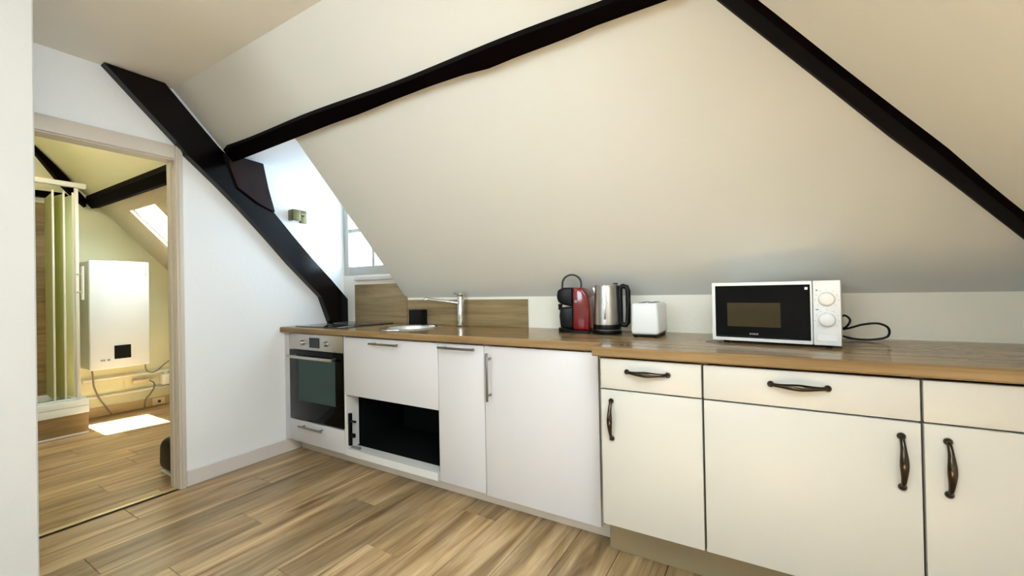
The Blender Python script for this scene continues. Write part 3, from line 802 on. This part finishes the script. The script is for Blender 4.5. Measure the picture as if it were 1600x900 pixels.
def dial(cx, cz, rr):
    bm = lathe([(rr + .003, 0), (rr + .003, .002), (rr, .003), (rr * .9, .015), (rr * .8, .017), (0, .017)], seg=32)
    o = obj('dial', bm, 'appl', pn, True)
    o.matrix_local = Matrix.Translation((cx, -.0102, cz)) @ Matrix.Rotation(math.pi / 2, 4, 'X')
    ring = obj('dial_ring', lathe([(rr + .0035, 0), (rr + .0035, .0012), (rr + .0055, .0012), (rr + .0055, 0)], seg=32, caps=False), 'ringgrey', pn)
    ring.matrix_local = o.matrix_local
    for k in range(9):
        a = math.radians(-40 + k * 32.5)
        tk = obj('scale_mark', box(-.0006, .0006, -.0004, .0, -.002, .002), 'grey', pn)
        tk.matrix_local = Matrix.Translation((cx + math.cos(a) * (rr + .009), -.0101, cz + math.sin(a) * (rr + .009))) @ Matrix.Rotation(-a + math.pi / 2, 4, 'Y')
PCX = (DW + MWW) / 2 + .001
dial(PCX, .176, .0245); dial(PCX, .103, .0255)
obj('open_button', box(DW + .012, MWW - .010, -.0125, -.0101, .026, .050, .001, 1), 'appl', pn, True)
obj('scale_mark', box(DW + .010, DW + .016, -.0105, -.0101, .205, .210), 'grey', pn)
obj('scale_mark', box(DW + .009, DW + .018, -.0105, -.0101, .136, .140), 'grey', pn)
# power cord lying on the worktop beside it
cord = spline([(3.225, 0.452, 0.985), (3.246, 0.43, 1.000), (3.262, 0.42, 0.982), (3.250, 0.42, 0.955), (3.228, 0.43, 0.942), (3.262, 0.42, 0.951), (3.30, 0.41, 0.966), (3.345, 0.40, 0.972), (3.375, 0.40, 0.955), (3.372, 0.40, 0.922), (3.33, 0.405, 0.908), (3.285, 0.415, 0.906), (3.25, 0.425, 0.912), (3.215, 0.448, 0.925)], 7)
tag(obj('power_cord', tube(cord, .0042, 8), 'black', None, True), 'black power cord looped on the worktop right of the microwave', 'cord')

# wall lamp
wl = thing('wall_lamp', 'small bronze wall spotlight on the left wall near the window', 'lamp', (0, 0.155, 1.71))
obj('wall_plate', box(.0005, .014, -.026, .026, -.048, .048, .003), 'bronze', wl, True)
obj('arm', tube([(.014, 0, .01), (.040, -.01, .012), (.050, -.045, .010)], .008, 10), 'bronze', wl, True)
sh = obj('shade', box(.016, .078, -.122, -.058, -.044, .036, .006), 'bronze', wl, True)
obj('diffuser', box(.024, .070, -.114, -.066, -.047, -.0441, .001, 1), 'appl', sh)

# ------------------------------------------------------------------ bathroom things
# tiles of the shower wall, part of the far wall
fw = bpy.data.objects['wall_bathroom_far']
obj('tile_grout', box(BX + .0002, BX + .006, -1.85, -0.592, 0.24, 1.985), 'grout', fw)
tile_me = None
for row in range(6):
    z0 = 0.25 + row * .289
    for ccol in range(3):
        y1 = -0.594 - ccol * .42; y0 = max(y1 - .417, -1.85)
        if tile_me is None:
            o = obj('tile', box(0, .010, -.4165, 0, 0, .284, .0015, 1), 'tile', fw); tile_me = o.data
        else:
            o = bpy.data.objects.new('tile', tile_me); COL.objects.link(o); o.parent = fw
        o.location = (BX + .0062, y1, z0)
stp = thing('shower_podium', 'wood faced podium step under the shower tray', 'step', (-2.2, -.8, 0))
loc_box(stp, 'riser', 'step', -1.955, -1.940, -1.84, -0.548, 0.0005, 0.172)
loc_box(stp, 'side_riser', 'step', BX + .015, -1.9555, -0.563, -0.548, 0.0005, 0.172)
loc_box(stp, 'base_trim', 'trim', -1.9395, -1.930, -1.84, -0.548, 0.0005, 0.016, .002)
st = thing('shower_tray', 'white shower tray on the podium', 'shower tray', (-2.2, -.8, 0.173))
bm = bmesh.new()
X0, X1, Y0, Y1 = BX + .017, -1.935, -1.84, -0.543
for a in ((X0, X1, Y0, Y1, .173, .235), (X0, X0 + .06, Y0, Y1, .2352, .29), (X1 - .07, X1, Y0, Y1, .2352, .29), (X0 + .06, X1 - .07, Y0, Y0 + .06, .2352, .29), (X0 + .06, X1 - .07, Y1 - .07, Y1, .2352, .29)):
    a_box(bm, *a, .006, 2)
for v in bm.verts: v.co -= Vector(st.location)
obj('body', bm, 'tray', st, True)
obj('drain', lathe([(.045, .063), (.045, .067), (0, .068)], 0, -.3, 24), 'chrome', st, True)
ss = thing('shower_screen', 'folded green tinted glass shower screen in a white frame', 'shower screen', (-1.97, -.65, 0.291))
loc_box(ss, 'top_rail', 'alu', -1.995, -1.945, -1.82, -0.545, 2.062, 2.100, .003)
loc_box(ss, 'post', 'alu', -1.985, -1.960, -0.612, -0.590, 0.2915, 2.061, .002)
loc_box(ss, 'bottom_rail', 'alu', -1.985, -1.960, -1.82, -0.613, 0.2915, 0.305, .002)
zz = [(-1.985, -.735), (-2.36, -.705), (-1.99, -.672), (-2.36, -.645), (-1.99, -.618)]
for k, ((xa, ya), (xb, yb_)) in enumerate(zip(zz, zz[1:])):
    L = Vector(ss.location)
    dv = (Vector((xb, yb_, 0)) - Vector((xa, ya, 0))); dn = Vector((-dv.y, dv.x, 0)).normalized() * .005
    q = [Vector((xa, ya, .308)), Vector((xb, yb_, .308)), Vector((xb, yb_, 2.0)), Vector((xa, ya, 2.0))]
    obj('glass_leaf', slab([v - L - dn * .5 for v in q], dn), 'shower', ss)
for (xa, ya) in (zz[0], zz[2], zz[4]):
    loc_box(ss, 'leaf_edge', 'alu', xa + .003, xa + .013, ya - .006, ya + .006, .306, 2.02, .002)
hd = bmesh.new()
tube([(-1.955, -.605, 1.335), (-1.90, -.585, 1.335)], .008, 8, hd); tube([(-1.955, -.605, 1.185), (-1.90, -.585, 1.185)], .008, 8, hd); tube([(-1.90, -.585, 1.12), (-1.90, -.585, 1.40)], .010, 10, hd)
for v in hd.verts: v.co -= Vector(ss.location)
obj('handle', hd, 'alu', ss, True)

bo = thing('wall_boiler', 'white wall-hung boiler with a small black display in the bathroom', 'boiler', (-2.35, -.262, .48))
loc_box(bo, 'body', 'appl', BX + .0155, -2.2155, -.470, -.054, .484, 1.470, .012, 3)
fc = loc_box(bo, 'front_cover', 'appl', -2.215, -2.190, -.478, -.046, .480, 1.476, .012, 3)
loc_box(bo, 'display', 'display', -2.1895, -2.186, -.311, -.192, .566, .690, .002, 1, parent=fc)
loc_box(bo, 'display_frame', 'appl', -2.1897, -2.188, -.317, -.186, .560, .5655, parent=fc)
for (a, b) in ((-.405, -.392), (-.389, -.374), (-.360, -.340)):
    loc_box(bo, 'maker_mark', 'grey', -2.1897, -2.1885, a, b, .556, .572, parent=fc)
loc_box(bo, 'sticker', plain('pale sticker', (206, 206, 196), .5), -2.1897, -2.1888, -.085, -.062, 1.33, 1.45, parent=fc)
CX = -2.42
tag(obj('boiler_cable', tube(spline([(CX, -.013, .483), (CX, -.008, .40), (CX, .030, .365), (CX, .080, .373), (CX, .151, .435), (CX, .24, .50), (BX + .01, .27, .50)], 6), .006, 8), 'cable', None, True), 'grey cable curving from under the boiler towards the door frame', 'cable')
tag(obj('boiler_hose', tube(spline([(CX, -.409, .483), (CX, -.40, .40), (CX, -.393, .300), (CX, -.359, .190), (CX, -.320, .11), (CX + .02, -.28, .02)], 6), .0065, 8), 'cable', None, True), 'grey hose hanging from the left end of the boiler to the floor', 'hose')
tag(obj('drain_hose', tube(spline([(BX + .02, .045, .268), (CX, .052, .258), (CX, .057, .207), (CX, .02, .14), (CX, -.012, .10), (CX + .02, -.03, .02)], 6), .0065, 8), 'cable', None, True), 'grey hose bending down from the pipe box to the floor', 'hose')
pb = thing('pipe_box', 'small pale box on the wall under the boiler', 'box', (BX, -.03, .28))
obj('body', box(.0005, .05, -.07, .06, -.02, .018, .004), plain('pale beige plastic', (206, 192, 158), .5), pb, True)
obj('outlet', tube([(.025, .0605, -.002), (.025, .070, -.002)], .010, 10), 'cable', pb, True)
for (z, rr) in ((.355, .012), (.190, .012)):
    t = thing('water_pipe', 'white water pipe along the wall, %s' % ('just below the boiler' if z > .3 else 'nearest the floor'), 'pipe', (BX, 0, z))
    obj('tube', tube([(.030, -.46, 0), (.030, YB - .01, 0)], rr, 12), 'alu', t, True)
    for y in (-.30, .25): obj('bracket', box(.0005, .020, y - .01, y + .01, -.010, .010, .002, 1), 'alu', t)
vb = thing('wall_valve', 'white plastic housing on the wall beside the door frame', 'valve', (BX, .16, .25))
obj('body', box(.0005, .09, -.035, .05, -.035, .075, .012, 3), 'appl', vb, True)
obj('knob', lathe([(.02, .0755), (.02, .10), (.014, .104), (0, .104)], .045, .01, 20), 'appl', vb, True)
so = thing('floor_socket', 'small beige wall socket just above the bathroom floor', 'socket', (BX + .0145, .115, .045))
obj('plate', box(0, .012, -.055, .05, -.035, .035, .003), plain('beige socket plastic', (224, 206, 168), .4), so, True)
obj('hole', box(.0122, .0136, -.012, .014, -.015, .012, .001, 1), 'dkgrey', so)

# dark bag just behind the right door jamb
bg = thing('black_bag', 'black rounded bag on the bathroom floor behind the door frame', 'bag', (-.30, -.535, 0.0006))
bm = bmesh.new(); a_box(bm, -.12, .12, -.068, .10, .012, .225, .055, 4)
for v in bm.verts:
    s = 1 - .25 * max(0, (v.co.z - .12) / .15) ** 2
    v.co.x *= s; v.co.y *= s
obj('body', bm, 'black', bg, True)
obj('base', box(-.10, .10, -.055, .080, 0, .0118, .004), 'trim', bg, True)
obj('carry_loop', tube(spline([(-.04, .01, .215), (-.035, .01, .24), (0, .01, .25), (.035, .01, .24), (.04, .01, .215)], 6), .007, 8), 'black', bg, True)

# lamp added to brighten the bathroom, out of sight beside the door
cl = thing('bathroom_fill_lamp', 'added opal globe lamp on the bathroom ceiling, out of view', 'lamp', (-1.15, -1.35, ZB - .0005))
obj('canopy', lathe([(.06, 0), (.06, -.015), (.02, -.03), (.02, -.06)], seg=28), 'alu', cl, True)
gm, gt, gb = new_mat('fill lamp opal glass')
gb.inputs['Emission Color'].default_value = (1.0, 0.91, 0.72, 1); gb.inputs['Emission Strength'].default_value = 48.0
bmg = bmesh.new(); bmesh.ops.create_uvsphere(bmg, u_segments=24, v_segments=14, radius=.11); bmesh.ops.translate(bmg, verts=bmg.verts, vec=(0, 0, -.168))
obj('globe', bmg, gm, cl, True)
